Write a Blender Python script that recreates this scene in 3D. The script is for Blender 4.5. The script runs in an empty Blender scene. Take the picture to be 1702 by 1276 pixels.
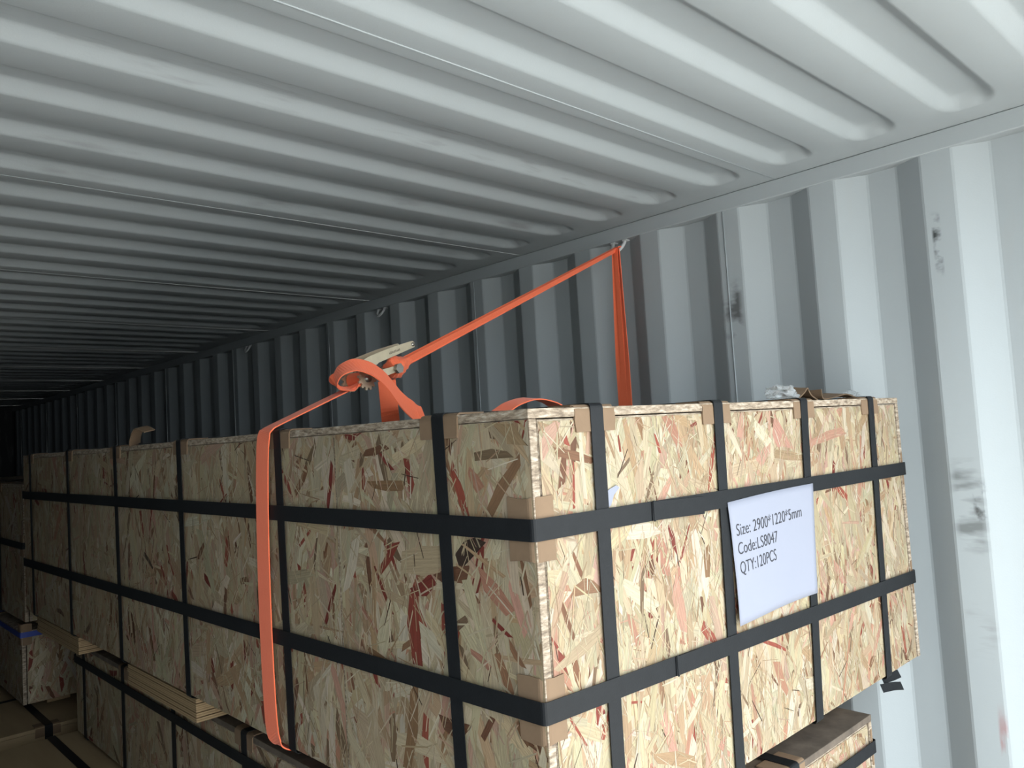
import bpy, math, random
import numpy as np
from mathutils import Vector, Matrix

S = bpy.context.scene
COL = S.collection
# ------------------------------------------------------------------ camera
F_PX = 1305.72
RM = ((0.729239481, 0.684258532, -0.000202560), (-0.681622789, 0.726404451, -0.0879030549), (-0.060001275, 0.0642404474, 0.996129014))
CAM = Vector((-0.74222, -0.76239, -0.033927))
cd = bpy.data.cameras.new('camera'); co = bpy.data.objects.new('camera', cd); COL.objects.link(co)
cd.sensor_width = 36.0; cd.lens = 36.0 * F_PX / 1702.0; cd.clip_start = 0.02; cd.clip_end = 200
right = Vector((RM[0][0], RM[1][0], RM[2][0])); fwd = Vector((RM[0][1], RM[1][1], RM[2][1])); up = Vector((RM[0][2], RM[1][2], RM[2][2]))
co.matrix_world = Matrix(((right.x, up.x, -fwd.x, CAM.x), (right.y, up.y, -fwd.y, CAM.y), (right.z, up.z, -fwd.z, CAM.z), (0, 0, 0, 1)))
S.camera = co
# ------------------------------------------------------------------ world: bright overcast sky, seen only through the open doors
w = bpy.data.worlds.new('world'); S.world = w; w.use_nodes = True
bg = w.node_tree.nodes['Background']; bg.inputs[0].default_value = (0.86, 0.95, 1.0, 1); bg.inputs[1].default_value = 3.0
S.view_settings.view_transform = 'Standard'; S.view_settings.look = 'None'
S.view_settings.exposure = 1.15; S.view_settings.gamma = 1.0; S.view_settings.use_curve_mapping = False

sl_ = bpy.data.lights.new('sun', 'SUN'); so_ = bpy.data.objects.new('sun', sl_); COL.objects.link(so_); sl_.energy = 9.0; sl_.angle = math.radians(3); sl_.color = (1, .97, .92)
so_.rotation_euler = Vector((-.45, -.38, -.8)).to_track_quat('-Z', 'Y').to_euler(); so_.location = (6, 6, 10)
XW, XL, Y0, Y1, ZF, ZC, ZR = 1.37, -0.98, -0.95, 10.4, -2.03, 0.657, 0.607   # wall crests, doorway, end wall, floor, roof, rail underside
pl = bpy.data.lights.new('doorway_portal', 'AREA'); po = bpy.data.objects.new('doorway_portal', pl); COL.objects.link(po)
pl.shape = 'RECTANGLE'; pl.size = XW - XL; pl.size_y = ZC - ZF; pl.energy = 1.0; pl.cycles.is_portal = True
po.location = ((XW + XL) / 2, Y0, (ZC + ZF) / 2); po.rotation_euler = (math.radians(90), 0, 0)

RNG = random.Random(7)
def unproj(x, y, axis, val):
    """world point on the plane axis=val behind a spot measured in the photograph (used to measure the place)"""
    u, v = (x - 851) / F_PX, -(y - 638) / F_PX
    d = right * u + fwd + up * v
    return CAM + d * ((val - CAM[axis]) / d[axis])

# ------------------------------------------------------------------ materials
def newmat(name):
    m = bpy.data.materials.new(name); m.use_nodes = True
    nt = m.node_tree; return m, nt, nt.nodes['Principled BSDF']
def N(nt, kind, **kw):
    n = nt.nodes.new(kind)
    for k, v in kw.items():
        if k.startswith('i_'): n.inputs[k[2:].replace('_', ' ')].default_value = v
        else: setattr(n, k, v)
    return n
def L(nt, a, b): nt.links.new(a, b)
def math_(nt, op, a, b=None, c=None, clamp=False):
    n = nt.nodes.new('ShaderNodeMath'); n.operation = op; n.use_clamp = clamp
    for i, v in enumerate((a, b, c)):
        if v is None: continue
        if hasattr(v, 'links') or isinstance(v, bpy.types.NodeSocket): L(nt, v, n.inputs[i])
        else: n.inputs[i].default_value = v
    return n.outputs[0]
def mixc(nt, fac, a, b, mode='MIX'):
    n = nt.nodes.new('ShaderNodeMix'); n.data_type = 'RGBA'; n.blend_type = mode
    for s, v in ((0, fac), (6, a), (7, b)):
        if isinstance(v, bpy.types.NodeSocket): L(nt, v, n.inputs[s])
        else: n.inputs[s].default_value = v
    return n.outputs[2]
def noise(nt, vec, scale, detail=3, rough=.5, dim='3D'):
    n = nt.nodes.new('ShaderNodeTexNoise'); n.noise_dimensions = dim
    n.inputs['Scale'].default_value = scale; n.inputs['Detail'].default_value = detail; n.inputs['Roughness'].default_value = rough
    if vec is not None: L(nt, vec, n.inputs['Vector'])
    return n.outputs[0]
def vscale(nt, vec, s):
    n = nt.nodes.new('ShaderNodeVectorMath'); n.operation = 'MULTIPLY'; L(nt, vec, n.inputs[0]); n.inputs[1].default_value = s; return n.outputs[0]
def ramp(nt, fac, stops):
    n = nt.nodes.new('ShaderNodeValToRGB'); L(nt, fac, n.inputs[0]); e = n.color_ramp.elements
    while len(e) < len(stops): e.new(.5)
    for k, (p, c) in enumerate(stops):
        e[k].position = p; e[k].color = c if len(c) == 4 else (*c, 1)
    return n.outputs[0]
def bump(nt, h, bsdf, dist=.001, strength=1.0):
    b = nt.nodes.new('ShaderNodeBump'); b.inputs['Distance'].default_value = dist; b.inputs['Strength'].default_value = strength
    L(nt, h, b.inputs['Height']); L(nt, b.outputs[0], bsdf.inputs['Normal'])

def mat_paint(name, base, scuffs=()):
    m, nt, b = newmat(name)
    pos = N(nt, 'ShaderNodeNewGeometry').outputs['Position']
    n1 = noise(nt, pos, 2.2, 4); n2 = noise(nt, vscale(nt, pos, (18, 18, 3)), 1.5, 4, .6)
    c = mixc(nt, math_(nt, 'MULTIPLY', n1, .35), (*base, 1), (base[0] * .8, base[1] * .8, base[2] * .8, 1))
    c = mixc(nt, math_(nt, 'MULTIPLY', math_(nt, 'SUBTRACT', n2, .55, clamp=True), .8), c, (.36, .36, .34, 1))
    sp = N(nt, 'ShaderNodeSeparateXYZ'); L(nt, pos, sp.inputs[0])
    for (axis, a0, a1, z0, z1, sc, thr, col, amt, shp) in scuffs:
        A = sp.outputs[axis]; Z = sp.outputs[2 if axis != 2 else 0]
        def box(v, lo, hi):
            h = (hi - lo) / 2
            d = math_(nt, 'ABSOLUTE', math_(nt, 'SUBTRACT', v, (lo + hi) / 2))
            return math_(nt, 'MULTIPLY', math_(nt, 'SUBTRACT', h, d), 2.2 / h, clamp=True)
        n = noise(nt, vscale(nt, pos, sc), 1.0, 3, .5)
        k = math_(nt, 'MULTIPLY', math_(nt, 'SUBTRACT', n, thr), shp, clamp=True)
        k = math_(nt, 'MULTIPLY', math_(nt, 'MULTIPLY', box(A, a0, a1), box(Z, z0, z1)), k)
        c = mixc(nt, math_(nt, 'MULTIPLY', k, amt), c, (*col, 1))
    L(nt, c, b.inputs['Base Color']); b.inputs['Roughness'].default_value = .62; b.inputs['Specular IOR Level'].default_value = .25
    bump(nt, noise(nt, pos, 260, 2), b, .0006, .25)
    return m
PAINT = (.372, .405, .420)
M = {}
M['wall'] = mat_paint('grey_container_paint', PAINT, (
    (1, -.106, -.082, .29, .46, (22, 22, 34), .46, (.035, .04, .04), .95, 5),
    (1, -.150, -.066, -.42, -.14, (9, 9, 30), .47, (.13, .14, .14), .8, 5),
    (1, -.150, -.116, -.33, -.20, (30, 30, 26), .50, (.05, .05, .05), .9, 6),
    (1, -.150, -.068, -.64, -.50, (8, 8, 38), .48, (.20, .20, .20), .6, 4),
    (1, .45, .53, .20, .40, (14, 14, 26), .48, (.08, .08, .08), .85, 5),
    (1, -.150, -.124, -1.2, -.72, (30, 30, 12), .46, (.30, .07, .06), .7, 5)))
M['roof'] = mat_paint('grey_roof_paint', PAINT, (
    (1, .55, .75, ZC, ZC + .03, (8, 60, 1), .55, (.18, .18, .18), .5, 4),
    (1, .9, 1.6, ZC, ZC + .03, (5, 26, 1), .55, (.16, .16, .16), .6, 4)))
M['rail'] = mat_paint('grey_rail_paint', PAINT)
def simple(name, col, rough=.6, metal=0, var=.25, scale=40, bmp=.0, spec=.4):
    m, nt, b = newmat(name)
    tc = N(nt, 'ShaderNodeTexCoord').outputs['Object']
    n = noise(nt, tc, scale, 4, .6)
    c = mixc(nt, n, (*[x * (1 - var) for x in col], 1), (*[min(1, x * (1 + var)) for x in col], 1))
    L(nt, c, b.inputs['Base Color']); b.inputs['Roughness'].default_value = rough; b.inputs['Metallic'].default_value = metal
    b.inputs['Specular IOR Level'].default_value = spec
    if bmp: bump(nt, noise(nt, tc, scale * 6, 3), b, bmp, .6)
    return m
M['strap'] = simple('black_strapping_band', (.0085, .0095, .011), .5, var=.3, scale=60, bmp=.0003, spec=.2)
M['bluestrap'] = simple('blue_strapping_band', (.02, .045, .25), .4)
M['card'] = simple('brown_cardboard', (.175, .114, .069), .85, var=.14, scale=18, bmp=.0006)
M['zinc'] = simple('yellow_zinc_plated_steel', (.62, .53, .38), .38, metal=.6, var=.18, scale=50, bmp=.0002)
M['steel'] = simple('dull_steel', (.40, .37, .33), .35, metal=.9, var=.2, scale=90)
M['ringpaint'] = simple('painted_ring_steel', (.56, .58, .58), .5, var=.12)
M['concrete'] = simple('yard_concrete', (.40, .39, .37), .9, var=.15, scale=1.2)
M['floorply'] = simple('container_floor_plywood', (.20, .12, .07), .7, var=.3, scale=3)
M['paper'] = simple('white_paper', (.225, .236, .288), .8, var=.02, scale=8)
M['ink'] = simple('black_ink', (.02, .02, .025), .7, var=.05)
M['dark'] = simple('stamped_letters', (.16, .13, .10), .6, metal=.3, var=.1)
# clear film
m, nt, b = newmat('clear_plastic_film'); M['film'] = m
b.inputs['Base Color'].default_value = (.92, .95, .96, 1); b.inputs['Roughness'].default_value = .18; b.inputs['Transmission Weight'].default_value = .75; b.inputs['IOR'].default_value = 1.2
tc = N(nt, 'ShaderNodeTexCoord').outputs['Object']; bump(nt, noise(nt, tc, 60, 4), b, .01, 1)
# webbing
m, nt, b = newmat('orange_polyester_webbing'); M['web'] = m
uv = N(nt, 'ShaderNodeUVMap', uv_map='uv').outputs[0]
wv = N(nt, 'ShaderNodeTexChecker'); L(nt, vscale(nt, uv, (700, 420, 1)), wv.inputs[0]); wv.inputs['Scale'].default_value = 1.0
n = noise(nt, vscale(nt, uv, (40, 500, 1)), 1.0, 3)
c = mixc(nt, n, (.94, .15, .055, 1), (1.0, .21, .085, 1))
c = mixc(nt, math_(nt, 'MULTIPLY', wv.outputs['Fac'], .18), c, (.60, .07, .025, 1))
L(nt, c, b.inputs['Base Color']); b.inputs['Roughness'].default_value = .72
b.inputs['Sheen Weight'].default_value = .15; bump(nt, wv.outputs['Fac'], b, .0005, .5)
# strand board
def mat_osb(name, tone):
    m, nt, b = newmat(name)
    at = N(nt, 'ShaderNodeAttribute', attribute_name='col'); uv = N(nt, 'ShaderNodeUVMap', uv_map='uv').outputs[0]
    g = noise(nt, vscale(nt, uv, (9, 330, 1)), 1.0, 4, .6); g2 = noise(nt, vscale(nt, uv, (60, 900, 1)), 1.0, 2, .5)
    k = math_(nt, 'ADD', math_(nt, 'MULTIPLY', g, .95), math_(nt, 'MULTIPLY', g2, .45))
    k = math_(nt, 'ADD', k, .30)
    v = nt.nodes.new('ShaderNodeVectorMath'); v.operation = 'SCALE'; L(nt, at.outputs['Color'], v.inputs[0]); L(nt, k, v.inputs['Scale'])
    c = mixc(nt, 1.0, v.outputs[0], (*tone, 1), 'MULTIPLY')
    L(nt, c, b.inputs['Base Color']); b.inputs['Roughness'].default_value = .68; b.inputs['Specular IOR Level'].default_value = .3
    bump(nt, k, b, .0012, .5)
    return m
M['osb'] = mat_osb('strand_board_flakes', (.472, .456, .457))
m, nt, b = newmat('strand_board_core'); M['core'] = m
tc = N(nt, 'ShaderNodeTexCoord').outputs['Object']
n = noise(nt, vscale(nt, tc, (40, 40, 160)), 1.0, 4, .7)
L(nt, ramp(nt, n, ((.3, (.08, .055, .038)), (.5, (.27, .21, .15)), (.72, (.50, .44, .36)))), b.inputs['Base Color']); b.inputs['Roughness'].default_value = .8
bump(nt, n, b, .003, .8)
m, nt, b = newmat('laminated_timber'); M['lvl'] = m
tc = N(nt, 'ShaderNodeTexCoord').outputs['Object']
wt = N(nt, 'ShaderNodeTexWave', wave_type='BANDS', bands_direction='Z'); L(nt, tc, wt.inputs[0]); wt.inputs['Scale'].default_value = 55; wt.inputs['Distortion'].default_value = 1.0
n = noise(nt, vscale(nt, tc, (60, 4, 60)), 1.0, 3)
L(nt, mixc(nt, math_(nt, 'ADD', math_(nt, 'MULTIPLY', wt.outputs['Fac'], .6), math_(nt, 'MULTIPLY', n, .4)), (.17, .10, .045, 1), (.38, .27, .145, 1)), b.inputs['Base Color']); b.inputs['Roughness'].default_value = .75
m, nt, b = newmat('plain_plywood'); M['ply'] = m
tc = N(nt, 'ShaderNodeTexCoord').outputs['Object']
n = noise(nt, vscale(nt, tc, (14, 2, 14)), 1.0, 5, .6)
L(nt, mixc(nt, n, (.24, .16, .085, 1), (.40, .30, .17, 1)), b.inputs['Base Color']); b.inputs['Roughness'].default_value = .75

# ------------------------------------------------------------------ mesh helpers
def obj(name, verts, faces, mat, parent=None, smooth=False, uvs=None):
    me = bpy.data.meshes.new(name); me.from_pydata([tuple(v) for v in verts], [], faces); me.update()
    if uvs is not None:
        ul = me.uv_layers.new(name='uv')
        li = np.empty(len(me.loops), np.int32); me.loops.foreach_get('vertex_index', li)
        ul.data.foreach_set('uv', np.asarray(uvs, np.float32)[li].ravel())
    if smooth: me.polygons.foreach_set('use_smooth', [True] * len(me.polygons))
    me.materials.append(M[mat] if isinstance(mat, str) else mat)
    o = bpy.data.objects.new(name, me); COL.objects.link(o)
    if parent is not None: o.parent = parent
    return o
def empty(name, loc=(0, 0, 0)):
    o = bpy.data.objects.new(name, None); o.location = loc; COL.objects.link(o); return o
def tag(o, label=None, cat=None, group=None, kind=None):
    if label: o['label'] = label
    if cat: o['category'] = cat
    if group: o['group'] = group
    if kind: o['kind'] = kind
    return o
def boxm(lo, hi, bev=0.0):
    (x0, y0, z0), (x1, y1, z1) = lo, hi
    if bev <= 0:
        v = [(x, y, z) for x in (x0, x1) for y in (y0, y1) for z in (z0, z1)]
        return v, [(0, 1, 3, 2), (4, 6, 7, 5), (0, 4, 5, 1), (2, 3, 7, 6), (0, 2, 6, 4), (1, 5, 7, 3)]
    import bmesh
    bm = bmesh.new(); bmesh.ops.create_cube(bm, size=1)
    for q in bm.verts: q.co = Vector((x0 + (q.co.x + .5) * (x1 - x0), y0 + (q.co.y + .5) * (y1 - y0), z0 + (q.co.z + .5) * (z1 - z0)))
    bmesh.ops.bevel(bm, geom=bm.edges[:], offset=bev, segments=2, affect='EDGES', profile=.5)
    bm.verts.index_update()
    v = [tuple(q.co) for q in bm.verts]; f = [tuple(x.index for x in g.verts) for g in bm.faces]; bm.free(); return v, f
def box(name, lo, hi, mat, parent=None, bev=0.0):
    v, f = boxm(lo, hi, bev); return obj(name, v, f, mat, parent)
def join(parts):
    V, Fc = [], []
    for v, f in parts:
        o = len(V); V += list(v); Fc += [tuple(i + o for i in g) for g in f]
    return V, Fc
def ribbon(pts, wd, width, thick, closed=False):
    """flat band along pts; wd = width direction(s); centred on the path, thickness across"""
    n = len(pts); P = [Vector(p) for p in pts]; V = []; Fc = []; UV = []; s = 0
    for i in range(n):
        a = P[(i - 1) % n] if (closed or i > 0) else P[i]; b_ = P[(i + 1) % n] if (closed or i < n - 1) else P[i]
        t = (b_ - a); t = t.normalized() if t.length > 1e-9 else Vector((1, 0, 0))
        wv = Vector(wd[i] if isinstance(wd, list) else wd); wid = width[i] if isinstance(width, list) else width
        wv = (wv - t * wv.dot(t)).normalized(); nn = t.cross(wv).normalized()
        if i: s += (P[i] - P[i - 1]).length
        for (sw, sn) in ((-1, -1), (1, -1), (1, 1), (-1, 1)):
            V.append(P[i] + wv * sw * wid / 2 + nn * sn * thick / 2); UV.append((s, sw * wid / 2))
    m = n if closed else n - 1
    for i in range(m):
        j = (i + 1) % n
        for k in range(4):
            l = (k + 1) % 4; Fc.append((i * 4 + k, i * 4 + l, j * 4 + l, j * 4 + k))
    if not closed:
        Fc.append((3, 2, 1, 0)); e = (n - 1) * 4; Fc.append((e, e + 1, e + 2, e + 3))
    return V, Fc, UV
def catmull(P, m=6):
    P = [Vector(p) for p in P]; out = []
    for i in range(len(P) - 1):
        p0 = P[max(i - 1, 0)]; p1 = P[i]; p2 = P[i + 1]; p3 = P[min(i + 2, len(P) - 1)]
        for k in range(m):
            t = k / m
            out.append(.5 * ((2 * p1) + (p2 - p0) * t + (2 * p0 - 5 * p1 + 4 * p2 - p3) * t * t + (3 * p1 - p0 - 3 * p2 + p3) * t ** 3))
    out.append(P[-1]); return out
def tube(pts, r, seg=10, cap=True):
    P = [Vector(p) for p in pts]; n = len(P); V = []; Fc = []
    ref = Vector((0, 0, 1))
    for i in range(n):
        t = (P[min(i + 1, n - 1)] - P[max(i - 1, 0)]).normalized()
        a = t.cross(ref); a = a.normalized() if a.length > .05 else t.cross(Vector((1, 0, 0))).normalized()
        b_ = t.cross(a); rr = r[i] if isinstance(r, list) else r
        for k in range(seg):
            g = 2 * math.pi * k / seg; V.append(P[i] + a * math.cos(g) * rr + b_ * math.sin(g) * rr)
    for i in range(n - 1):
        for k in range(seg):
            l = (k + 1) % seg; Fc.append((i * seg + k, i * seg + l, (i + 1) * seg + l, (i + 1) * seg + k))
    if cap: Fc.append(tuple(range(seg))[::-1]); Fc.append(tuple((n - 1) * seg + k for k in range(seg)))
    return V, Fc
def prism(poly, origin, ax, ay, thick):
    """polygon (2D) extruded along ax x ay by +-thick/2"""
    ax = Vector(ax).normalized(); ay = Vector(ay).normalized(); nz = ax.cross(ay).normalized(); o = Vector(origin); n = len(poly)
    V = [o + ax * x + ay * y + nz * s * thick / 2 for s in (-1, 1) for x, y in poly]
    return V, [tuple(range(n))[::-1], tuple(range(n, 2 * n))] + [(i, (i + 1) % n, (i + 1) % n + n, i + n) for i in range(n)]

# ------------------------------------------------------------------ the container
P_C, CRest = 0.2946, -0.144            # wall corrugation period, first crest edge
DEP = .038
def wall_profile(y0, y1, flip=1):
    pts = []
    k0 = int(math.floor((y0 - CRest) / P_C)) - 1; k1 = int(math.ceil((y1 - CRest) / P_C)) + 1
    for k in range(k0, k1):
        b_ = CRest + k * P_C
        for dy, d in ((.003, 0), (.071, 0), (.077, .0016), (.142, DEP - .0016), (.148, DEP), (.217, DEP), (.223, DEP - .0015), (.2916, .0015)):
            pts.append((b_ + dy, d))
    out = [q for q in pts if y0 - 1e-6 <= q[0] <= y1 + 1e-6]
    def at(y):
        for a, b_ in zip(pts, pts[1:]):
            if a[0] <= y <= b_[0]: return a[1] + (b_[1] - a[1]) * (y - a[0]) / max(1e-9, b_[0] - a[0])
    if out[0][0] > y0 + 1e-5: out.insert(0, (y0, at(y0)))
    if out[-1][0] < y1 - 1e-5: out.append((y1, at(y1)))
    return out
def wall_sheet(y0, y1, side, parent):
    pr = wall_profile(y0, y1); n = len(pr); V = []
    for z in (ZF, ZR + .004):
        for th in (0, .002):
            for y, d in pr: V.append((XW + d + th if side > 0 else XL - d - th, y, z))
    Fc = []
    for i in range(n - 1):
        Fc.append((i, i + 1, 2 * n + i + 1, 2 * n + i)); Fc.append((n + i + 1, n + i, 3 * n + i, 3 * n + i + 1))
    return obj('wall_sheet', V, Fc, 'wall', parent)
SEAMS = [Y0]; y = CRest + 2 * P_C + .052 - P_C * 4
while y < Y1 - .4:
    if y > Y0 + .3: SEAMS.append(y)
    y += P_C * 4
SEAMS.append(Y1)
for side, nm in ((1, 'wall_right'), (-1, 'wall_left')):
    wr = empty(nm, (0, 0, 0)); tag(wr, ('corrugated light grey steel side wall behind the stacked crates' if side > 0 else 'corrugated light grey steel side wall left of the camera'), kind='structure')
    for a, b_ in zip(SEAMS, SEAMS[1:]):
        wall_sheet(a, b_, side, wr)
        if b_ < Y1 - .01:
            v, f = tube([(XW - .0005 if side > 0 else XL + .0005, b_, ZF), (XW - .0005 if side > 0 else XL + .0005, b_, ZR)], .0022, 6)
            obj('weld_bead', v, f, 'rail', wr, True)
# roof
RP, R0, RW = 0.2136, -0.288, .124      # roof recess period, first edge, recess width
RD, RS = .024, .030                    # depth and slope run
def roof_depth(t):                      # t along Y from recess edge, 0..RP
    d = 0
    if 0 < t < RW: d = min(1, t / RS, (RW - t) / RS)
    return d
def roof_sheet(y0, y1, parent):
    ys = []
    k = int(math.floor((y0 - R0) / RP)) - 1
    while R0 + k * RP < y1 + RP:
        for q in (-.004, 0, .004, .011, .018, RS - .004, RS, RS + .004, .042, .052, RW / 2, RW - .052, RW - .042, RW - RS - .004, RW - RS, RW - RS + .004, RW - .018, RW - .011, RW - .004, RW, RW + .004, (RW + RP) / 2):
            yy = R0 + k * RP + q
            if y0 < yy < y1: ys.append(yy)
        k += 1
    ys = [y0] + ys + [y1]
    def dep(yv):
        s = 0
        for o_, w_ in ((-.004, .25), (0, .5), (.004, .25)):
            s += w_ * roof_depth((yv + o_ - R0) % RP)
        return s
    xs = [XL - .058, XL + .085]; ta = [0, 0]
    for q in np.linspace(0, 1, 13)[1:]: xs.append(XL + .085 + .055 * q); ta.append(.5 - .5 * math.cos(math.pi * q))
    for q in np.linspace(0, 1, 12)[1:-1]: xs.append(XL + .14 + q * (XW - .20 - XL - .14)); ta.append(1)
    xs.append(XW - .180); ta.append(1)
    for q in np.linspace(1, 0, 13): xs.append(XW - .09 - .055 * q); ta.append(.5 - .5 * math.cos(math.pi * q))
    xs.append(XW + .058); ta.append(0)
    V = []; n = len(ys)
    for x_, t_ in zip(xs, ta):
        for yy in ys:
            d_ = min(dep(yy), 1)
            ex = min(x_ - (XL + .085), (XW - .09) - x_) * (RS / .055); t = (yy - R0) % RP; ey = min(t, RW - t)   # rounded corners at the pressed ends
            if 0 < t < RW and ex < .045 and ey < .045:
                q_ = .045 - math.hypot(.045 - max(ex, 0), .045 - ey); q_ = max(0, min(1, q_ / RS)); q_ = q_ * q_ * (3 - 2 * q_) * .5 + q_ * .5; d_ = min(d_, q_)
                V.append((x_, yy, ZC + RD * d_))
            else: V.append((x_, yy, ZC + RD * d_ * t_))
    Fc = [(i * n + j, (i + 1) * n + j, (i + 1) * n + j + 1, i * n + j + 1) for i in range(len(xs) - 1) for j in range(n - 1)]
    return obj('roof_sheet', V, Fc, 'roof', parent, True)
ce = empty('ceiling'); tag(ce, 'corrugated light grey steel container roof', kind='structure')
ybs = [Y0]; yb = .317 - 2 * 5 * RP
while yb < Y1 - .3:
    if yb > Y0 + .2: ybs.append(yb)
    yb += 5 * RP
ybs.append(Y1)
for a, b_ in zip(ybs, ybs[1:]):
    roof_sheet(a, b_, ce)
    if b_ < Y1 - .01:
        v, f = tube([(XL, b_, ZC - .0004), (XW, b_, ZC - .0004)], .0018 if b_ < .5 else .0007, 6); obj('weld_bead', v, f, 'rail', ce, True)
# rails and frame
tag(box('trim_1', (XW - .003, Y0, ZR), (XW + .060, Y1, ZC - .0008), 'rail', None, .003), 'grey steel top rail along the right wall', kind='structure')
tag(box('trim_2', (XL - .060, Y0, ZR), (XL + .003, Y1, ZC - .0008), 'rail', None, .003), 'grey steel top rail along the left wall', kind='structure')
tag(box('trim_3', (XL, Y0 - .06, ZC - .09), (XW, Y0, ZC + .03), 'rail', None, .003), 'grey steel door header', kind='structure')
tag(box('trim_4', (XW - .02, Y0 - .08, ZF), (XW + .09, Y0, ZC + .03), 'rail', None, .003), 'grey steel corner post at the right of the doorway', kind='structure')
tag(box('trim_5', (XL - .09, Y0 - .08, ZF), (XL + .02, Y0, ZC + .03), 'rail', None, .003), 'grey steel corner post at the left of the doorway', kind='structure')
M['endwall'] = mat_paint('end_wall_depth_shade', (.035, .038, .04))  # shade of the container's depth put into the end wall's colour
tag(box('wall_back', (XL - .05, Y1, ZF), (XW + .06, Y1 + .03, ZC + .03), 'endwall'), 'steel end wall deep in the container, coloured dark for the shade there', kind='structure')
tag(box('floor', (XL - .05, Y0 - .06, ZF - .03), (XW + .06, Y1, ZF), 'floorply'), 'brown plywood container floor', kind='structure')
tag(box('ground', (-40, -60, ZF - 1.25), (40, 40, ZF - 1.2), 'concrete'), 'grey concrete yard outside the container', kind='structure')

# ------------------------------------------------------------------ strand board
def lin(r, g, b_): return tuple(((q / 255) / 12.92 if q / 255 <= .04045 else ((q / 255 + .055) / 1.055) ** 2.4) for q in (r, g, b_))
PALE = [lin(208, 190, 154), lin(216, 201, 170), lin(198, 179, 144), lin(220, 208, 182), lin(190, 174, 142), lin(210, 194, 158), lin(202, 191, 158)]
TAN = [lin(190, 160, 124), lin(198, 170, 136), lin(178, 150, 116), lin(200, 166, 142)]
PINK = [lin(198, 150, 126), lin(206, 160, 138), lin(190, 140, 114)]
BROWN = [lin(140, 100, 72), lin(122, 84, 60), lin(152, 116, 84), lin(132, 108, 82)]
RED = [lin(150, 70, 54), lin(166, 86, 66), lin(136, 58, 46)]
DARK = [lin(84, 62, 46), lin(66, 48, 36)]
def strands(parent, o, au, av, U, V_, n, seed, lscale=1.0, red=.03, vertical=.75, landmarks=(), edge=True):
    rg = random.Random(seed); o = Vector(o); au = Vector(au); av = Vector(av); nn = au.cross(av).normalized()
    verts = []; faces = []; cols = []; uvs = []
    def add(cx_, cy_, ang, ln, wd, col, h, ragged=True):
        ca, sa = math.cos(ang), math.sin(ang); i0 = len(verts)
        c1, c2 = (rg.uniform(-.6, .6) * wd, rg.uniform(-.6, .6) * wd) if ragged else (0, 0)
        tp = rg.uniform(.5, 1.0) if ragged else 1
        bow = rg.uniform(-.25, .25) * wd if ragged else 0
        pts = [(-ln / 2 - c1, -wd / 2 * tp), (0, -wd / 2 + bow), (ln / 2 - c2, -wd / 2 * (1.5 - tp)), (ln / 2 + c2, wd / 2 * (1.5 - tp)), (0, wd / 2 + bow), (-ln / 2 + c1, wd / 2 * tp)]
        uo, vo = rg.uniform(0, 50), rg.uniform(0, 50)
        for (a, b_) in pts:
            u = min(max(cx_ + a * ca - b_ * sa, 0), U); v = min(max(cy_ + a * sa + b_ * ca, 0), V_)
            verts.append(o + au * u + av * v + nn * h); uvs.append((a + uo, b_ + vo)); cols.append((*col, 1))
        faces.append(tuple(range(i0, i0 + 6)))
    def jit(c, a=.10):
        k = 1 + rg.uniform(-a, a); return tuple(min(1, max(0, q * k * (1 + rg.uniform(-.04, .04)))) for q in c)
    for i in range(n):
        h = .0002 + .0011 * i / n
        r = rg.random()
        ang = math.pi / 2 + rg.gauss(0, .38) if rg.random() < vertical else rg.uniform(0, math.pi)
        late = i / n
        if r < .66: col = rg.choice(PALE)
        elif r < .83: col = rg.choice(TAN)
        elif r < .88: col = rg.choice(PINK)
        elif r < .92: col = rg.choice(BROWN)
        elif r < .92 + red: col = rg.choice(RED)
        elif r < .958 + red: col = rg.choice(BROWN + TAN)
        elif r < .972 + red * .5: col = rg.choice(DARK)
        else: col = rg.choice(PALE)
        q = rg.random()
        if q < .46: ln, wd = rg.uniform(.045, .14), rg.uniform(.009, .028)
        elif q < .82: ln, wd = rg.uniform(.03, .10), rg.uniform(.003, .010)
        else: ln, wd = rg.uniform(.012, .06), rg.uniform(.0012, .0035)
        if col in DARK: wd = min(wd, rg.uniform(.0012, .004)); ln = min(ln, .05)
        if col in RED or col in BROWN: wd = min(wd, .014); ln = min(ln, .07)
        add(rg.uniform(0, U), rg.uniform(0, V_), ang, ln * lscale, wd * lscale, jit(col), h)
    for li, (u0, v0, u1, v1, wd, col) in enumerate(landmarks):
        add((u0 + u1) / 2, (v0 + v1) / 2, math.atan2(v1 - v0, u1 - u0), math.hypot(u1 - u0, v1 - v0), wd, jit(col, .04), .00132 + li * .000004)
    # fine splinters over everything
    for i in range(n // 5):
        ang = math.pi / 2 + rg.gauss(0, .6)
        add(rg.uniform(0, U), rg.uniform(0, V_), ang, rg.uniform(.015, .06) * lscale, rg.uniform(.0008, .0026) * lscale, jit(rg.choice(PALE * 3 + TAN * 2 + DARK[:1])), .0015 + .0002 * i / n)
    ob = obj('wood_strands', verts, faces, 'osb', parent, False, uvs)
    ca = ob.data.color_attributes.new('col', 'FLOAT_COLOR', 'POINT'); ca.data.foreach_set('color', np.asarray(cols, np.float32).ravel())
    ob['kind'] = 'stuff'; ob['label'] = 'pressed wood flakes on the board face'
    return ob

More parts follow.
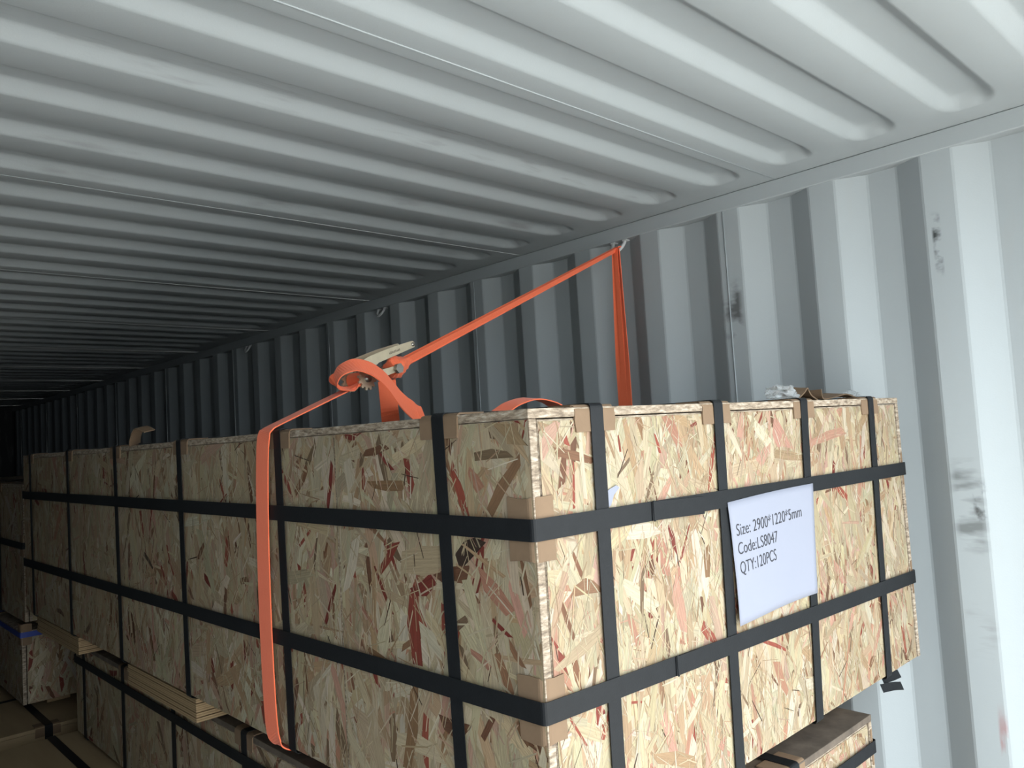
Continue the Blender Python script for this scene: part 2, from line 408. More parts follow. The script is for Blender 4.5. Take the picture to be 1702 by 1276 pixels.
# ------------------------------------------------------------------ crates
def belt_loop(a0, a1, b0, b1, off, r=.007):
    """rounded rectangle path (a,b) pushed out by off"""
    a0 -= off; a1 += off; b0 -= off; b1 += off; pts = []
    for (cx_, cy_, s) in ((a1 - r, b1 - r, 0), (a0 + r, b1 - r, 1), (a0 + r, b0 + r, 2), (a1 - r, b0 + r, 3)):
        for k in range(5):
            g = math.pi / 2 * (s + k / 4); pts.append((cx_ + r * math.cos(g), cy_ + r * math.sin(g)))
    out = []
    for i, p_ in enumerate(pts):                                   # a few extra points on the long runs
        q = pts[(i + 1) % len(pts)]; out.append(p_)
        d = math.hypot(q[0] - p_[0], q[1] - p_[1])
        if d > .08:
            m = int(min(12, d / .08))
            for k in range(1, m): out.append((p_[0] + (q[0] - p_[0]) * k / m, p_[1] + (q[1] - p_[1]) * k / m))
    return out
def guard(parent, edge, d1, d2, axis, length, leg1, leg2, seed=0, lift=0.0, off=.0026):
    """cardboard angle folded over an edge; d1,d2 point along the two faces away from the edge"""
    rg = random.Random(seed); e = Vector(edge); d1 = Vector(d1); d2 = Vector(d2); axis = Vector(axis)
    n1 = -d2; n2 = -d1; r = .009; pts = []
    pts.append(e + d1 * leg1 + n1 * (off + lift)); pts.append(e + d1 * leg1 * .5 + n1 * (off + lift * .3))
    c = e + d1 * (r - off) + d2 * (r - off)
    for k in range(6):
        g = math.pi / 2 * k / 5; pts.append(c + n1 * r * math.cos(g) + n2 * r * math.sin(g))
    pts.append(e + d2 * leg2 * .5 + n2 * off); pts.append(e + d2 * leg2 + n2 * (off + .0004))
    rot = rg.uniform(-.06, .06)
    v, f, u = ribbon(pts, axis, [length * rg.uniform(.96, 1.04) for _ in pts], .0028)
    o = obj('edge_guard', v, f, 'card', parent)
    return o
def crate(name, lo, hi, label, front_n, side_n, seams=(), fx=(), sy=(), hz=(), lscale=1.0, side_ls=1.0, group=None, seed=1, lm_front=(), lm_side=(), strap_w=.028, strands_top=0, guards=True, strapmat='strap', red=.024, plain=False, fullskids=0.0):
    """lo/hi: corner bounds (world).  Built in local coordinates from the left front bottom corner."""
    root = empty(name, lo); tag(root, label, 'crate', group or 'board crates stacked in the container')
    W, Ln, H = (hi[k] - lo[k] for k in range(3)); T = .014
    mat = 'ply' if plain else 'core'
    fp = box('front_panel', (T + .004, 0, 0), (W - T - .004, .012, H - T - .0012), mat, root, .0012)
    box('rear_panel', (T + .004, Ln - .012, 0), (W - T - .004, Ln, H - T - .003), mat, root)
    ys = [-.004] + list(seams) + [Ln + .004]
    sides = []
    for a, b_ in zip(ys, ys[1:]):
        sides.append((box('side_panel', (0, a + .001, 0), (T, b_ - .001, H - T), mat, root, .0012), a + .001, b_ - .001))
        box('side_panel', (W - T, a + .001, 0), (W, b_ - .001, H - T), mat, root, .0012)
    tp = box('top_panel', (-.001, -.003, H - T + .0005), (W + .001, Ln + .003, H), mat, root, .0012)
    box('base_panel', (T + .001, .014, .004), (W - T - .001, Ln - .014, .018), mat, root)
    if front_n: strands(fp, (T + .005, -.0002, .001), (1, 0, 0), (0, 0, 1), W - 2 * T - .010, H - T - .005, front_n, seed, lscale, red=red, landmarks=lm_front)
    if side_n:
        for (so, a, b_) in sides:
            k = max(300, int(side_n * (b_ - a) / Ln))
            # seen from outside (-X): u runs toward -Y
            lms = [(b_ - .001 - u0, v0, b_ - .001 - u1, v1, wd, col) for (u0, v0, u1, v1, wd, col) in lm_side if a - .03 < (u0 + u1) / 2 < b_ + .03]
            strands(so, (-.0002, b_ - .001, .001), (0, -1, 0), (0, 0, 1), b_ - a - .002, H - T - .002, k, seed + int(a * 100) + 5, side_ls, red=red * 1.3, vertical=.6, landmarks=lms)
    if strands_top: strands(tp, (0, 0, H + .0001), (1, 0, 0), (0, 1, 0), W, Ln, strands_top, seed + 77, 1.2)
    b = 0
    for (xt, xb) in fx:
        pts = [(xb + (xt - xb) * min(1, max(0, z / H)), y_, z) for (y_, z) in belt_loop(0, Ln, 0, H, .0052)]
        v, f, u = ribbon(pts, (1, 0, 0), strap_w, .0011, True); obj('strap', v, f, strapmat, root, False)
    for (yt, yb_) in sy:
        pts = [(x_, yb_ + (yt - yb_) * min(1, max(0, z / H)), z) for (x_, z) in belt_loop(0, W, 0, H, .0052)]
        v, f, u = ribbon(pts, (0, 1, 0), strap_w, .0011, True); obj('strap', v, f, strapmat, root, False)
    for (za, zb, zc, wdt) in hz:                                       # heights at left-front, right-front, left-rear corner
        pts = [(x_, y_, za + (zb - za) * min(1, max(0, x_ / W)) + (zc - za) * min(1, max(0, y_ / Ln))) for (x_, y_) in belt_loop(0, W, 0, Ln, .0070)]
        v, f, u = ribbon(pts, (0, 0, 1), wdt, .0011, True); obj('strap', v, f, strapmat, root, False)
    if guards:
        for i, (xt, xb) in enumerate(fx): guard(root, (xt + RNG.uniform(-.005, .005), 0, H), (0, 1, 0), (0, 0, -1), (1, 0, 0), .088, .05, .036, seed * 31 + i)
        for i, (yt, yb_) in enumerate(sy): guard(root, (0, yt + RNG.uniform(-.008, .008), H), (1, 0, 0), (0, 0, -1), (0, 1, 0), .092, .05, .034, seed * 57 + i)
        for i, (za, zb, zc, wdt) in enumerate(hz):
            guard(root, (0, 0, za), (0, 1, 0), (1, 0, 0), (0, 0, 1), .086, .046, .036, seed * 13 + i)
            guard(root, (W, 0, zb), (0, 1, 0), (-1, 0, 0), (0, 0, 1), .075, .046, .012, seed * 17 + i)
    return root, W, Ln, H

Wc, LN, ZB = 1.2656, 2.96, -.6208
H1 = -ZB
def lf(x0, y0, x1, y1, wpx, col):
    a = unproj(x0, y0, 1, 0); b_ = unproj(x1, y1, 1, 0); w_ = wpx / F_PX * ((a + b_) / 2 - CAM).length * 1.05
    return (a.x - .019, a.z - ZB, b_.x - .019, b_.z - ZB, w_, col)
def ls(x0, y0, x1, y1, wpx, col):
    a = unproj(x0, y0, 0, 0); b_ = unproj(x1, y1, 0, 0); w_ = wpx / F_PX * ((a + b_) / 2 - CAM).length * 1.05
    return (a.y, a.z - ZB, b_.y, b_.z - ZB, w_, col)
R_, B_, K_, P_, T_, C_ = RED[0], BROWN[0], DARK[0], PINK[0], TAN[0], PALE[1]
LMF = [lf(922, 752, 986, 768, 15, BROWN[0]), lf(1188, 722, 1177, 820, 9, RED[1]), lf(1087, 722, 1096, 754, 6, RED[1]), lf(1102, 684, 1128, 742, 22, PINK[2]),
       lf(900, 750, 926, 692, 28, TAN[3]), lf(1174, 908, 1175, 960, 17, BROWN[2]), lf(950, 985, 995, 975, 24, BROWN[2]), lf(1166, 1040, 1190, 1064, 16, RED[1]),
       lf(1290, 1100, 1308, 1152, 17, PINK[2]), lf(900, 1044, 926, 1078, 9, RED[0]), lf(1268, 1066, 1306, 1081, 6, RED[1]), lf(1119, 972, 1136, 1050, 26, PINK[1]),
       lf(1388, 808, 1407, 828, 12, RED[1]), lf(1345, 738, 1402, 716, 14, PINK[0]), lf(1026, 724, 1030, 752, 5, RED[0]), lf(1284, 705, 1310, 745, 34, PINK[1]),
       lf(1286, 755, 1338, 762, 14, TAN[2]), lf(1120, 690, 1146, 708, 16, TAN[0]), lf(938, 728, 944, 742, 10, RED[1]), lf(884, 735, 890, 748, 9, RED[1]),
       lf(1385, 938, 1402, 970, 14, PINK[0]), lf(1452, 1090, 1444, 1112, 9, BROWN[0]), lf(1010, 762, 1012, 850, 22, PALE[3]), lf(1062, 770, 1064, 830, 24, PALE[2]),
       lf(962, 700, 972, 830, 10, PALE[3]), lf(1105, 1045, 1112, 1090, 12, BROWN[3]), lf(1452, 692, 1450, 716, 6, RED[1]), lf(1000, 1230, 1012, 1180, 10, RED[1])]
LMS = [ls(688, 972, 696, 1106, 32, RED[0]), ls(688, 985, 722, 962, 24, RED[2]), ls(762, 935, 800, 898, 30, DARK[1]), ls(728, 962, 780, 952, 22, BROWN[1]), ls(810, 864, 866, 764, 22, BROWN[2]),
       ls(616, 806, 674, 808, 17, BROWN[2]), ls(590, 724, 611, 700, 12, RED[2]), ls(604, 778, 606, 816, 9, RED[0]), ls(630, 750, 654, 782, 7, RED[2]), ls(606, 754, 644, 742, 13, BROWN[1]),
       ls(601, 776, 603, 755, 12, BROWN[3]), ls(553, 770, 545, 852, 11, RED[2]), ls(634, 948, 660, 902, 15, RED[0]), ls(640, 900, 660, 945, 10, RED[2]), ls(690, 1138, 678, 1276, 24, BROWN[2]),
       ls(668, 934, 738, 930, 46, PALE[2]), ls(716, 720, 690, 850, 34, PALE[4]), ls(742, 1060, 778, 1028, 14, BROWN[3]), ls(820, 1030, 850, 1060, 8, RED[2]), ls(575, 725, 592, 730, 9, RED[2]),
       ls(848, 1070, 872, 1110, 12, BROWN[2]), ls(618, 1090, 630, 1140, 10, RED[0]), ls(650, 1000, 635, 1080, 30, PALE[1]), ls(700, 1050, 735, 1090, 26, PALE[3]), ls(830, 700, 860, 740, 30, TAN[2]),
       ls(790, 760, 850, 756, 16, BROWN[3]), ls(780, 782, 800, 815, 22, PINK[2]), ls(855, 690, 862, 704, 10, RED[2]), ls(378, 895, 376, 940, 12, RED[1]), ls(340, 905, 330, 930, 9, BROWN[0]),
       ls(268, 940, 275, 960, 8, RED[0]), ls(286, 985, 300, 1010, 9, RED[0]), ls(385, 1005, 388, 1020, 9, RED[1]), ls(258, 790, 256, 830, 6, BROWN[0]), ls(240, 920, 255, 945, 7, DARK[0]),
       ls(770, 905, 840, 960, 7, TAN[0]), ls(800, 960, 850, 1020, 30, PINK[2]), ls(560, 1190, 575, 1250, 22, BROWN[3]), ls(735, 1200, 780, 1215, 26, BROWN[1]), ls(860, 1200, 880, 1240, 12, BROWN[0]),
       ls(612, 925, 618, 980, 12, BROWN[1]), ls(600, 860, 640, 900, 10, BROWN[2])]
fx = [(.138, .134), (.463, .447), (.780, .738), (1.104, 1.074)]
sy = [(.192, .176), (.720, .706), (1.252, 1.236), (1.762, 1.744), (2.284, 2.274), (2.835, 2.806)]
hz = [(-.1633 - ZB, -.173 - ZB, -.1585 - ZB, .030), (-.4024 - ZB, -.4327 - ZB, -.428 - ZB, .030)]
top, _, _, _ = crate('strand_board_crate', (0, 0, ZB), (Wc, LN, 0), 'large top crate of strand board with a white paper label, black straps and cardboard corners', 11000, 15000,
                     seams=(.505,), fx=fx, sy=sy, hz=hz, side_ls=1.25, seed=11, lm_front=LMF, lm_side=LMS, lscale=.95)

# strap joints on the front of the horizontal bands
def seal(parent, x0, x1, zc_, slope, H, dz=0.0, seed=0):
    pts = [(x, -.0086, zc_ + slope * (x - x0) + dz * (x - x0) / (x1 - x0)) for x in np.linspace(x0, x1, 6)]
    v, f, u = ribbon(pts, (0, 0, 1), .029, .0014); o = obj('strap_overlap', v, f, 'strap', parent)
    for q in (.04, .045):
        xx = x0 + .001
    v, f = boxm((x0 + .002, -.0103, zc_ - .016), (x0 + .0055, -.0090, zc_ + .016)); obj('strap_joint', v, f, 'strap', o)
sl1 = (-.173 + .1633) / Wc; sl2 = (-.4327 + .4024) / Wc
seal(top, .250, .392, hz[0][0] + sl1 * .25, sl1, H1, -.004); seal(top, .283, .345, hz[1][0] + sl2 * .283, sl2, H1, 0)

# laminated timber blocks under the crate
def lblock(parent, x0, x1, y0, y1, z0, z1, plies=5):
    v, f = [], []; parts = []
    h = (z1 - z0) / plies
    for k in range(plies):
        e = .0025 * ((k * 7) % 3); parts.append(boxm((x0 + e * .4, y0 + e, z0 + k * h + .0006), (x1, y1 - e, z0 + (k + 1) * h - .0006)))
    V, Fc = join(parts); return obj('skid_block', V, Fc, 'lvl', parent)
for (y0_, y1_) in ((.10, .30), (1.21, 1.72), (2.225, 2.80)):
    lblock(top, .002, .10, y0_, y1_, -.063, -.0065); lblock(top, Wc / 2 - .05, Wc / 2 + .05, y0_, y1_, -.063, -.0065); lblock(top, Wc - .30, Wc - .20, y0_, y1_, -.063, -.0065)

# paper label with three printed lines
def paper():
    c00, c10, c11, c01 = [unproj(*q, 1, -.0075) for q in ((1225, 1040), (1358, 985), (1350, 803), (1208, 835))]
    nu, nv = 24, 16; V = []; off = Vector((0, 0, ZB))
    def surf(s, t):
        p_ = (c00 * (1 - s) + c10 * s) * (1 - t) + (c01 * (1 - s) + c11 * s) * t
        curl = .0015 + .020 * max(0, .45 - s) * max(0, .55 - t) + .0015 * math.sin(s * 6.0) * (1 - t) + .012 * max(0, s - .88) * max(0, .3 - t)
        return Vector((p_.x + .006 * math.sin(math.pi * t) * (1 - s), p_.y - curl, p_.z + .002 * math.sin(s * 3.1))) - off
    def on_paper(x, z):                                            # paper coordinates of a spot on its face
        s = t = .5
        for _ in range(12):
            p_ = surf(s, t); du = surf(s + .01, t) - p_; dv = surf(s, t + .01) - p_
            a, b2, c, d = du.x / .01, dv.x / .01, du.z / .01, dv.z / .01; det = a * d - b2 * c; ex, ez = x - p_.x, z - p_.z
            s += (ex * d - b2 * ez) / det; t += (a * ez - c * ex) / det
        return s, t
    for j in range(nv + 1):
        for i in range(nu + 1): V.append(surf(i / nu, j / nv))
    n = nu + 1
    Fc = [(j * n + i, j * n + i + 1, (j + 1) * n + i + 1, (j + 1) * n + i) for j in range(nv) for i in range(nu)]
    o = obj('paper_label', V, Fc, 'paper', top, True); o['label'] = 'white printed paper label'
    m_ = o.modifiers.new('thick', 'SOLIDIFY'); m_.thickness = .0003
    ax = (c11 - c01).normalized()
    for (txt, px, py, px2, py2, hgt) in (('Size: 2900*1220*5mm', 1225, 891, 1333, 858, .030), ('Code:LS8047', 1228, 922, 1293, 900, .030), ('QTY:120PCS', 1231, 954, 1291, 930, .030)):
        a = unproj(px, py, 1, -.0095); b_ = unproj(px2, py2, 1, -.0095)
        cu = bpy.data.curves.new('lettering', 'FONT'); cu.body = txt; cu.size = .036; cu.offset = -.0004; cu.extrude = .0001
        tmp = bpy.data.objects.new('lettering', cu); COL.objects.link(tmp); bpy.context.view_layer.update()
        me = bpy.data.meshes.new_from_object(tmp.evaluated_get(bpy.context.evaluated_depsgraph_get()))
        bpy.data.objects.remove(tmp); xs = [q.co.x for q in me.vertices]; x0 = min(xs); x1 = max(xs)
        wdt = (b_ - a).length; k = wdt / (x1 - x0); dx = (b_ - a).normalized(); dz = Vector((0, 0, 1))
        for q in me.vertices:
            c = q.co.copy(); p_ = a + dx * (c.x - x0) * k + dz * c.y * .84 - off
            q.co = surf(*on_paper(p_.x, p_.z)) + Vector((0, -.0006 - c.z, 0))
        me.materials.append(M['ink']); ob = bpy.data.objects.new('lettering', me); COL.objects.link(ob); ob.parent = o; ob['label'] = 'printed line ' + txt
paper()
# torn scrap of white paper by the first strap
a = unproj(1004, 848, 1, -.003) - Vector((0, 0, ZB))
v, f = prism([(0, 0), (.012, .006), (.020, .020), (.034, .030), (.027, .034), (.012, .030), (.002, .026)], a + Vector((.004, -.0005, 0)), (1, 0, 0), (0, 0, 1), .0005)
tag(obj('paper_scrap', v, f, 'paper', top), 'torn scrap of white paper')
# cut band ends hanging under the right front corner
for i, (x_, z_, dx, dz, y_) in enumerate(((1.045, -.022, .080, -.012, .002), (1.075, -.012, .065, .0, .012))):
    pts = catmull([(x_, y_, z_), (x_ + dx * .5, y_ - .008, z_ + dz * .3), (x_ + dx, y_ - .012, z_ + dz)], 4)
    v, f, u = ribbon(pts, (0, .5, 1), .018, .001); obj('strap_tail', v, f, 'strap', top)
# a torn cardboard flap standing up by the fourth side strap
v, f, u = ribbon(catmull([(.012, 1.63, H1 + .003), (.004, 1.60, H1 + .022), (.0, 1.545, H1 + .048), (.01, 1.50, H1 + .036)], 4), (1, .2, .2), .032, .003); obj('cardboard_flap', v, f, 'card', top)

# crates below and behind
ZT2 = -.690; ZB2 = -1.007
low, *_ = crate('narrow_crate', (.06, .017, ZB2), (1.005, 2.49, ZT2), 'narrower strand board crate directly under the top crate with timber blocks on it', 5000, 5000, fx=[(.20, .20), (.60, .60)], sy=[(.62, .62), (1.05, 1.05), (1.50, 1.50), (1.93, 1.93), (2.36, 2.36)],
      hz=[(.255, .25, .258, .026)], seed=23, side_ls=1.3, lscale=.9)
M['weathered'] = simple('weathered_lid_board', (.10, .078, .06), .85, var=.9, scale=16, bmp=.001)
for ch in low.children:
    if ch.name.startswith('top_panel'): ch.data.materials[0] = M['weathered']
XP = -.235
base, *_ = crate('base_crate', (XP, .02, ZF + .09), (XP + 1.235, 2.55, -1.026), 'wide bottom crate with plain board lid whose edge sticks out left of the crates above', 0, 0, fx=[(.22, .22), (.62, .62), (1.0, 1.0)], sy=[(.5, .5), (1.2, 1.2), (1.9, 1.9)], seed=31, plain=True)
deep3, *_ = crate('base_crate', (-.26, 2.83, ZF + .09), (.98, 5.6, -1.060), 'bottom crate in the dark behind, light front edge beyond the plain lid', 0, 0, fx=[(.30, .30), (.7, .7)], sy=[(.5, .5)], seed=37, plain=True)
deep2, *_ = crate('narrow_crate', (.004, 3.08, -1.025), (.95, 5.5, -.725), 'small strand board crate with a blue band standing in the dark behind', 1600, 900, fx=(), sy=[(.6, .6)], hz=[(.285, .283, .285, .022)], seed=41, strapmat='bluestrap', lscale=1.1, red=.04)
deep1, *_ = crate('strand_board_crate', (.017, 3.08, -.690), (1.25, 6.0, -.119), 'second large strand board crate deep in the dark behind the top crate', 900, 2500, fx=[(.15, .15), (.6, .6)], sy=[(.45, .45), (1.0, 1.0)], hz=[(.315, .315, .315, .028)], seed=43, side_ls=1.3)
def runners(root, x0, x1, y0, y1, z0, z1, n=3):
    for k in range(n):
        x_ = x0 + (x1 - x0 - .09) * k / (n - 1)
        box('skid', (x_, y0, z0), (x_ + .09, y1, z1), 'lvl', root, .002)
runners(base, .05, 1.18, .05, 2.4, -.09, -.006); runners(deep3, .05, 1.18, .05, 2.6, -.09, -.006)
runners(deep2, .10, .86, .06, 2.3, -.028, -.0075); runners(deep1, .06, 1.1, .08, 2.7, -.0275, -.0062)
runners(low, .06, .88, .10, 2.3, -.0105, -.0062)

# ------------------------------------------------------------------ lashing rings under the top rail
def ring(y_, label):
    root = empty('lashing_ring', (XW + .012, y_, ZR)); tag(root, label, 'lashing ring', 'lashing rings under the top rail')
    pts = []
    for k in range(15):
        g = math.pi * k / 14; pts.append((-.002 - .022 * math.sin(g), -.026 * math.cos(g), -.040 * math.sin(g) ** .8 + .002))
    v, f = tube(pts, .0056, 10); obj('ring', v, f, 'ringpaint', root, True)
    for s in (-1, 1): box('weld_foot', (-.010, s * .026 - .010, -.006), (.010, s * .026 + .010, .0), 'ringpaint', root, .002)
ring(.908, 'grey steel lashing ring holding the orange strap'); ring(2.366, 'empty grey lashing ring, next one deeper than the strapped ring')
ring(3.825, 'farthest visible empty lashing ring, in the dim part of the wall')

# ------------------------------------------------------------------ orange ratchet strap
rs = empty('ratchet_strap', (0, .77, 0)); tag(rs, 'orange ratchet lashing strap from the wall ring over the top crate', 'strap')
ro = Vector((0, .77, 0))
def web(name, pts, wd, width, thick=.0026, label=None):
    v, f, u = ribbon(pts, wd, width, thick); o = obj(name, [Vector(q) - ro for q in v], f, 'web', rs, False, u)
    if label: o['label'] = label
    return o
HK = Vector((XW - .014, .898, ZR - .036))          # the strap passes through the ring here
# lower leg: under the crate, up the left face, over the edge, to the ratchet
leg = [(.30, .745, ZB - .010), (.10, .750, ZB - .011), (.03, .757, ZB - .011), (.004, .762, ZB - .009), (-.009, .770, ZB + .006), (-.0105, .783, ZB + .05), (-.0105, .790, -.40), (-.0105, .787, -.20), (-.0108, .775, -.05), (-.0100, .765, -.006), (-.004, .762, .006), (.008, .762, .013), (.06, .766, .034), (.13, .772, .062), (.200, .777, .090), (.245, .784, .108)]
web('webbing', catmull(leg, 5), (0, 1, 0), .052)
# loose tail: round the spool, up, over and down on to the lid
def zz(x, y, off):
    x, y = 530 + x / 8.505, 550 + y / 8.505
    u, v = (x - 851) / F_PX, -(y - 638) / F_PX; d = right * u + fwd + up * v; n = Vector((-.153, 1, 0))
    return CAM + d * ((.745 + off - n.dot(CAM)) / n.dot(d))
near = [(500, 772), (395, 825), (300, 785), (268, 720), (335, 632), (500, 580), (680, 622), (830, 712), (955, 835), (1060, 990), (1150, 1110), (1230, 1190), (1330, 1230)]
far = [(520, 735), (400, 790), (245, 770), (197, 680), (280, 500), (500, 396), (740, 432), (930, 555), (1070, 715), (1220, 900), (1370, 1030), (1520, 1115), (1640, 1170)]
OFN = [-.020, -.024, -.034, -.046, -.060, -.074, -.080, -.082, -.082, -.080, -.074, -.066, -.06]; OFF = [.022, .018, .008, -.004, -.018, -.032, -.038, -.040, -.040, -.038, -.032, -.024, -.02]
NP = catmull([zz(x, y, o_) for (x, y), o_ in zip(near, OFN)], 5); FP = catmull([zz(x, y, o_) for (x, y), o_ in zip(far, OFF)], 5)
mid = [(a + b_) / 2 for a, b_ in zip(NP, FP)]
for q in range(len(mid)): pass
web('webbing', mid, [(b_ - a) for a, b_ in zip(NP, FP)], [min(.054, (b_ - a).length) for a, b_ in zip(NP, FP)], .0024)
# the other part of the tail, falling straight behind
hang = [zz(960, 700, .03), zz(975, 850, .035), zz(990, 1000, .04), zz(1005, 1180, .045)]
hang.append(hang[-1] + Vector((.03, .04, -.034)))
web('webbing', catmull(hang, 4), (1, -.35, 0), .044, .0024)
# hump of the tail lying on the lid nearer the front
hx = unproj(885, 665, 1, .42)
hump = [(hx.x - .16, .44, .004), (hx.x - .095, .435, .010), (hx.x - .05, .43, .030), (hx.x, .425, .040), (hx.x + .05, .42, .031), (hx.x + .095, .42, .012), (hx.x + .16, .42, .004)]
web('webbing', catmull(hump, 5), (0, 1, .12), .05, .0024)
# tight folded run from the ratchet to the ring
A0 = zz(1230, 430, 0.0); B0 = HK + Vector((-.008, 0, .002))
for s in (-1, 1):
    pts = [A0.lerp(B0, t) + Vector((0, s * .0045 * (1 - .5 * t), s * .001)) for t in np.linspace(0, 1, 8)]
    web('webbing', pts, Vector((0, .55 * s, 1)), [.024 * (1 - .35 * t) for t in np.linspace(0, 1, 8)], .0022)
# bunched end sewn round the ratchet bolt
C0 = zz(1000, 545, .0); lump = [C0 + (A0 - C0) * t for t in (0, .15, .4, .7, 1.0, 1.25)]
lump = catmull(lump, 4); LR = [.019 + .006 * math.sin(min(1, k / 8) * math.pi / 2) if k < 9 else max(.008, .025 - .0016 * (k - 8)) for k in range(len(lump))]
v, f = tube(lump, LR, 18)
v = [lump[i // 18] + (Vector(q) - lump[i // 18]) * (1 + .16 * math.sin(4 * (i % 18) / 18 * 2 * math.pi + .25 * (i // 18)) + .07 * math.sin(1.9 * (i // 18))) for i, q in enumerate(v)]
o = obj('webbing', [q - ro for q in v], f, 'web', rs, True, [(q.x, q.z) for q in v]); o['label'] = 'bunched sewn webbing at the ratchet'
# leg from the ring down between wall and crate, pleated at the top
for s, sh in ((-1, .10), (0, 0), (1, -.1)):
    pts = []; wd = []
    for t in np.linspace(0, 1, 14):
        spread = .0095 + (.0185 - .0095) * min(1, t / .3)
        pts.append((XW - .034 + .004 * abs(s) * (1 - min(1, t / .3)) + .004 * t - .0015 * t, (.893 + s * spread + .010 * t), HK.z - .002 - t * 1.25)); wd.append((sh * (1 - min(1, t / .4)) * 6, 1, 0))
    web('webbing', pts, wd, [.0165 + .0030 * min(1, t / .25) for t in np.linspace(0, 1, 14)], .0022)
# loop round the ring
pts = [HK + Vector((.016 * math.cos(g), 0, .012 * math.sin(g))) for g in np.linspace(-math.pi * .95, math.pi * .35, 10)]
web('webbing', [HK + Vector((-.016, 0, -.004)), HK + Vector((-.012, 0, .008)), HK + Vector((0, 0, .012)), HK + Vector((.010, 0, .006))], (0, 1, 0), .022)

# ratchet: handle plates, body plates, spool, bolt
hd0 = zz(640, 440, -.026); hd1 = zz(1320, 190, -.026); ax = (hd1 - hd0).normalized(); nrm = Vector((-.153, 1, 0)).normalized(); ay = nrm.cross(ax).normalized()
if ay.z < 0: ay = -ay
LH = (hd1 - hd0).length
hp = [(0, -.006), (.020, -.012), (.034, -.0155), (.042, -.0125), (LH * .62, -.0105), (LH, -.0075)] + [(LH + .0085 * math.cos(g), .0085 * math.sin(g)) for g in np.linspace(-1.2, 1.4, 6)] + [(LH - .004, .009), (LH * .6, .0110), (.06, .0105), (.02, .009), (0, .006)]
def rp(name, v, f, mat='zinc', par=rs, smooth=False):
    return obj(name, [Vector(q) - ro for q in v], f, mat, par, smooth)
hb = rp('ratchet_handle', *prism(hp, hd0, ax, ay, .0022))
rp('ratchet_handle', *prism(hp, hd0 + nrm * .052, ax, ay, .0022))
e = hd0 + ax * LH; rp('handle_bar', *tube([e - nrm * .0045, e + nrm * .056], .0048, 12), mat='steel', smooth=True)
# stamped letters on the handle (unreadable in the photograph): raised strokes
parts = []
for k in range(9):
    x_ = LH * .50 + k * .0042; hgt = .0032 if k % 3 else .0024
    parts.append(prism([(x_, -.0035), (x_ + .0022, -.0035), (x_ + .0022, -.0035 + hgt * 1.7), (x_, -.0035 + hgt * 1.7)], hd0 - nrm * .0011, ax, ay, .0007))
v, f = join(parts); rp('stamped_mark', v, f, 'dark', hb)
# body frame plates
sp = zz(560, 690, 0); bl = zz(1005, 545, 0); bx = (bl - sp).normalized(); by = nrm.cross(bx); by = by if by.z > 0 else -by; LB = (bl - sp).length
bp = [(-.016, -.006), (-.008, -.014), (LB * .5, -.009), (LB + .002, -.007), (LB + .008, 0), (LB + .002, .007), (LB * .5, .009), (0, .014), (-.012, .008)]
for s in (-1, 1): rp('ratchet_plate', *prism(bp, sp + nrm * s * .0235, bx, by, .0024), mat='zinc')
def gear(o, r0, r1, teeth, th):
    poly = []
    for k in range(teeth):
        g = 2 * math.pi * k / teeth
        for dg, r in ((0, r1), (.35 * 2 * math.pi / teeth, r1), (.55 * 2 * math.pi / teeth, r0), (.85 * 2 * math.pi / teeth, r0)): poly.append((r * math.cos(g + dg), r * math.sin(g + dg)))
    return prism(poly, o, bx, by, th)
for s in (-1, 1): gw = rp('ratchet_wheel', *gear(sp + nrm * s * .0285, .0205, .0265, 12, .005), mat='zinc')
rp('spool', *tube([sp - nrm * .036, sp + nrm * .036], .0085, 14), mat='steel', smooth=True)
v, f, u = ribbon([sp + bx * .0145 * math.cos(g) + by * .0145 * math.sin(g) for g in np.linspace(0, 2 * math.pi, 20, endpoint=False)], nrm, .044, .006, True); rp('webbing', v, f, 'web')
hexp = [(.0125 * math.cos(k * math.pi / 3), .0125 * math.sin(k * math.pi / 3)) for k in range(6)]
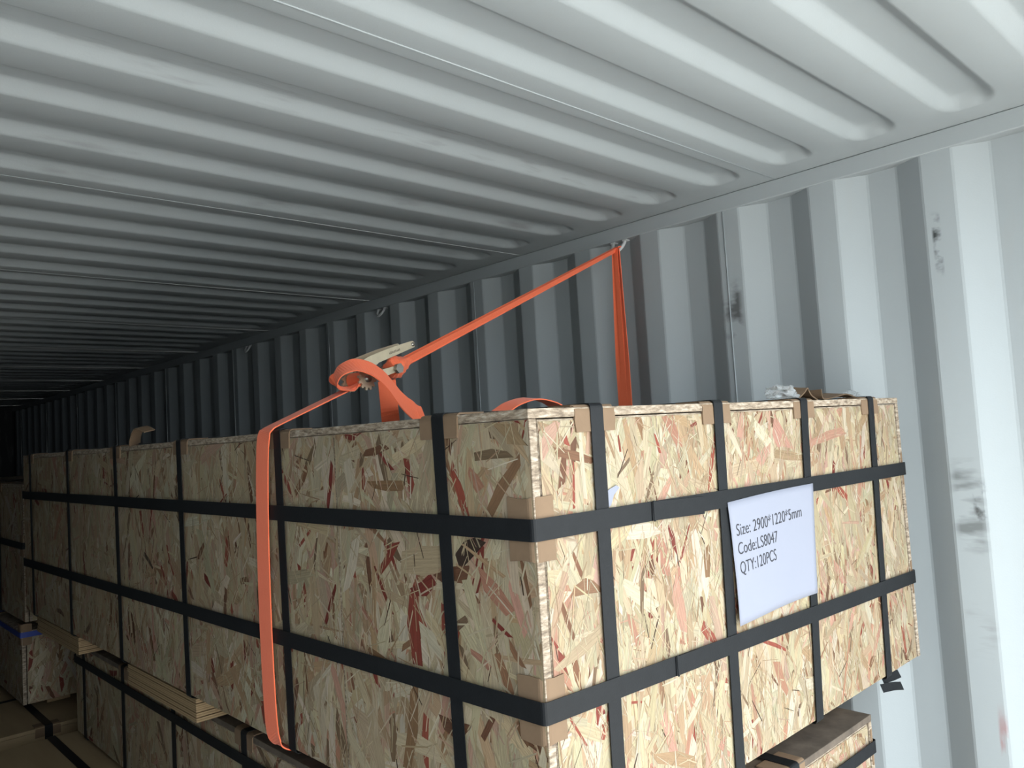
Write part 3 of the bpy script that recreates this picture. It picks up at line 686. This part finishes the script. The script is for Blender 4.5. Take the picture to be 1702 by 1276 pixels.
rp('bolt_head', *prism(hexp, bl - nrm * .0305, bx, by, .009), mat='steel'); rp('bolt_nut', *prism(hexp, bl + nrm * .0295, bx, by, .008), mat='steel')
rp('bolt', *tube([bl - nrm * .033, bl + nrm * .033], .0055, 12), mat='steel', smooth=True)

# ------------------------------------------------------------------ scraps lying on the lid
def scrap(name, x, y, r, h, mat, label, cat, seed, sub=3, flat=1.0):
    import bmesh
    rg = random.Random(seed); bm = bmesh.new(); bmesh.ops.create_icosphere(bm, subdivisions=sub, radius=1)
    from mathutils import noise as mn
    for q in bm.verts:
        c = q.co.copy(); k = .72 + .5 * abs(mn.noise(c * 1.7 + Vector((seed, 0, 0)))) + .32 * mn.noise(c * 4.1 + Vector((0, seed, 0)))
        q.co = Vector((c.x * r * k, c.y * r * k * flat, max(-.9 * h, c.z * h * k)))
    zmin = min(q.co.z for q in bm.verts)
    for q in bm.verts: q.co.z -= zmin
    bm.verts.index_update(); v = [tuple(q.co) for q in bm.verts]; f = [tuple(t.index for t in g.verts) for g in bm.faces]; bm.free()
    o = obj(name, v, f, mat); o.location = (x, y, .0014); tag(o, label, cat); return o
scrap('plastic_film', .840, .075, .040, .020, 'film', 'crumpled ball of clear plastic film on the front edge of the top crate lid', 'plastic film', 3)
scrap('plastic_film', Wc - .028, .10, .026, .014, 'film', 'small wisp of clear plastic film at the far right corner of the lid', 'plastic film', 9)
def fold(name, x, y, pts, wd, width, label):
    o = empty(name, (x, y, .006)); tag(o, label, 'cardboard')
    v, f, u = ribbon(catmull(pts, 4), wd, width, .0028); obj('sheet', v, f, 'card', o)
    return o
fold('cardboard_scrap', .925, .085, [(-.045, 0, .003), (-.015, .0, .016), (.005, 0, .026), (.022, 0, .012), (.048, .0, .002)], (.2, 1, .15), .06, 'folded brown cardboard scrap beside the clear film ball')
fold('cardboard_scrap', 1.06, .100, [(-.03, 0, .022), (-.028, .0, .008), (-.015, 0, .002), (.04, 0, .006), (.10, .0, .012), (.15, 0, .004)], (.1, 1, .1), .055, 'torn cardboard strip with upturned end near the lid right corner')
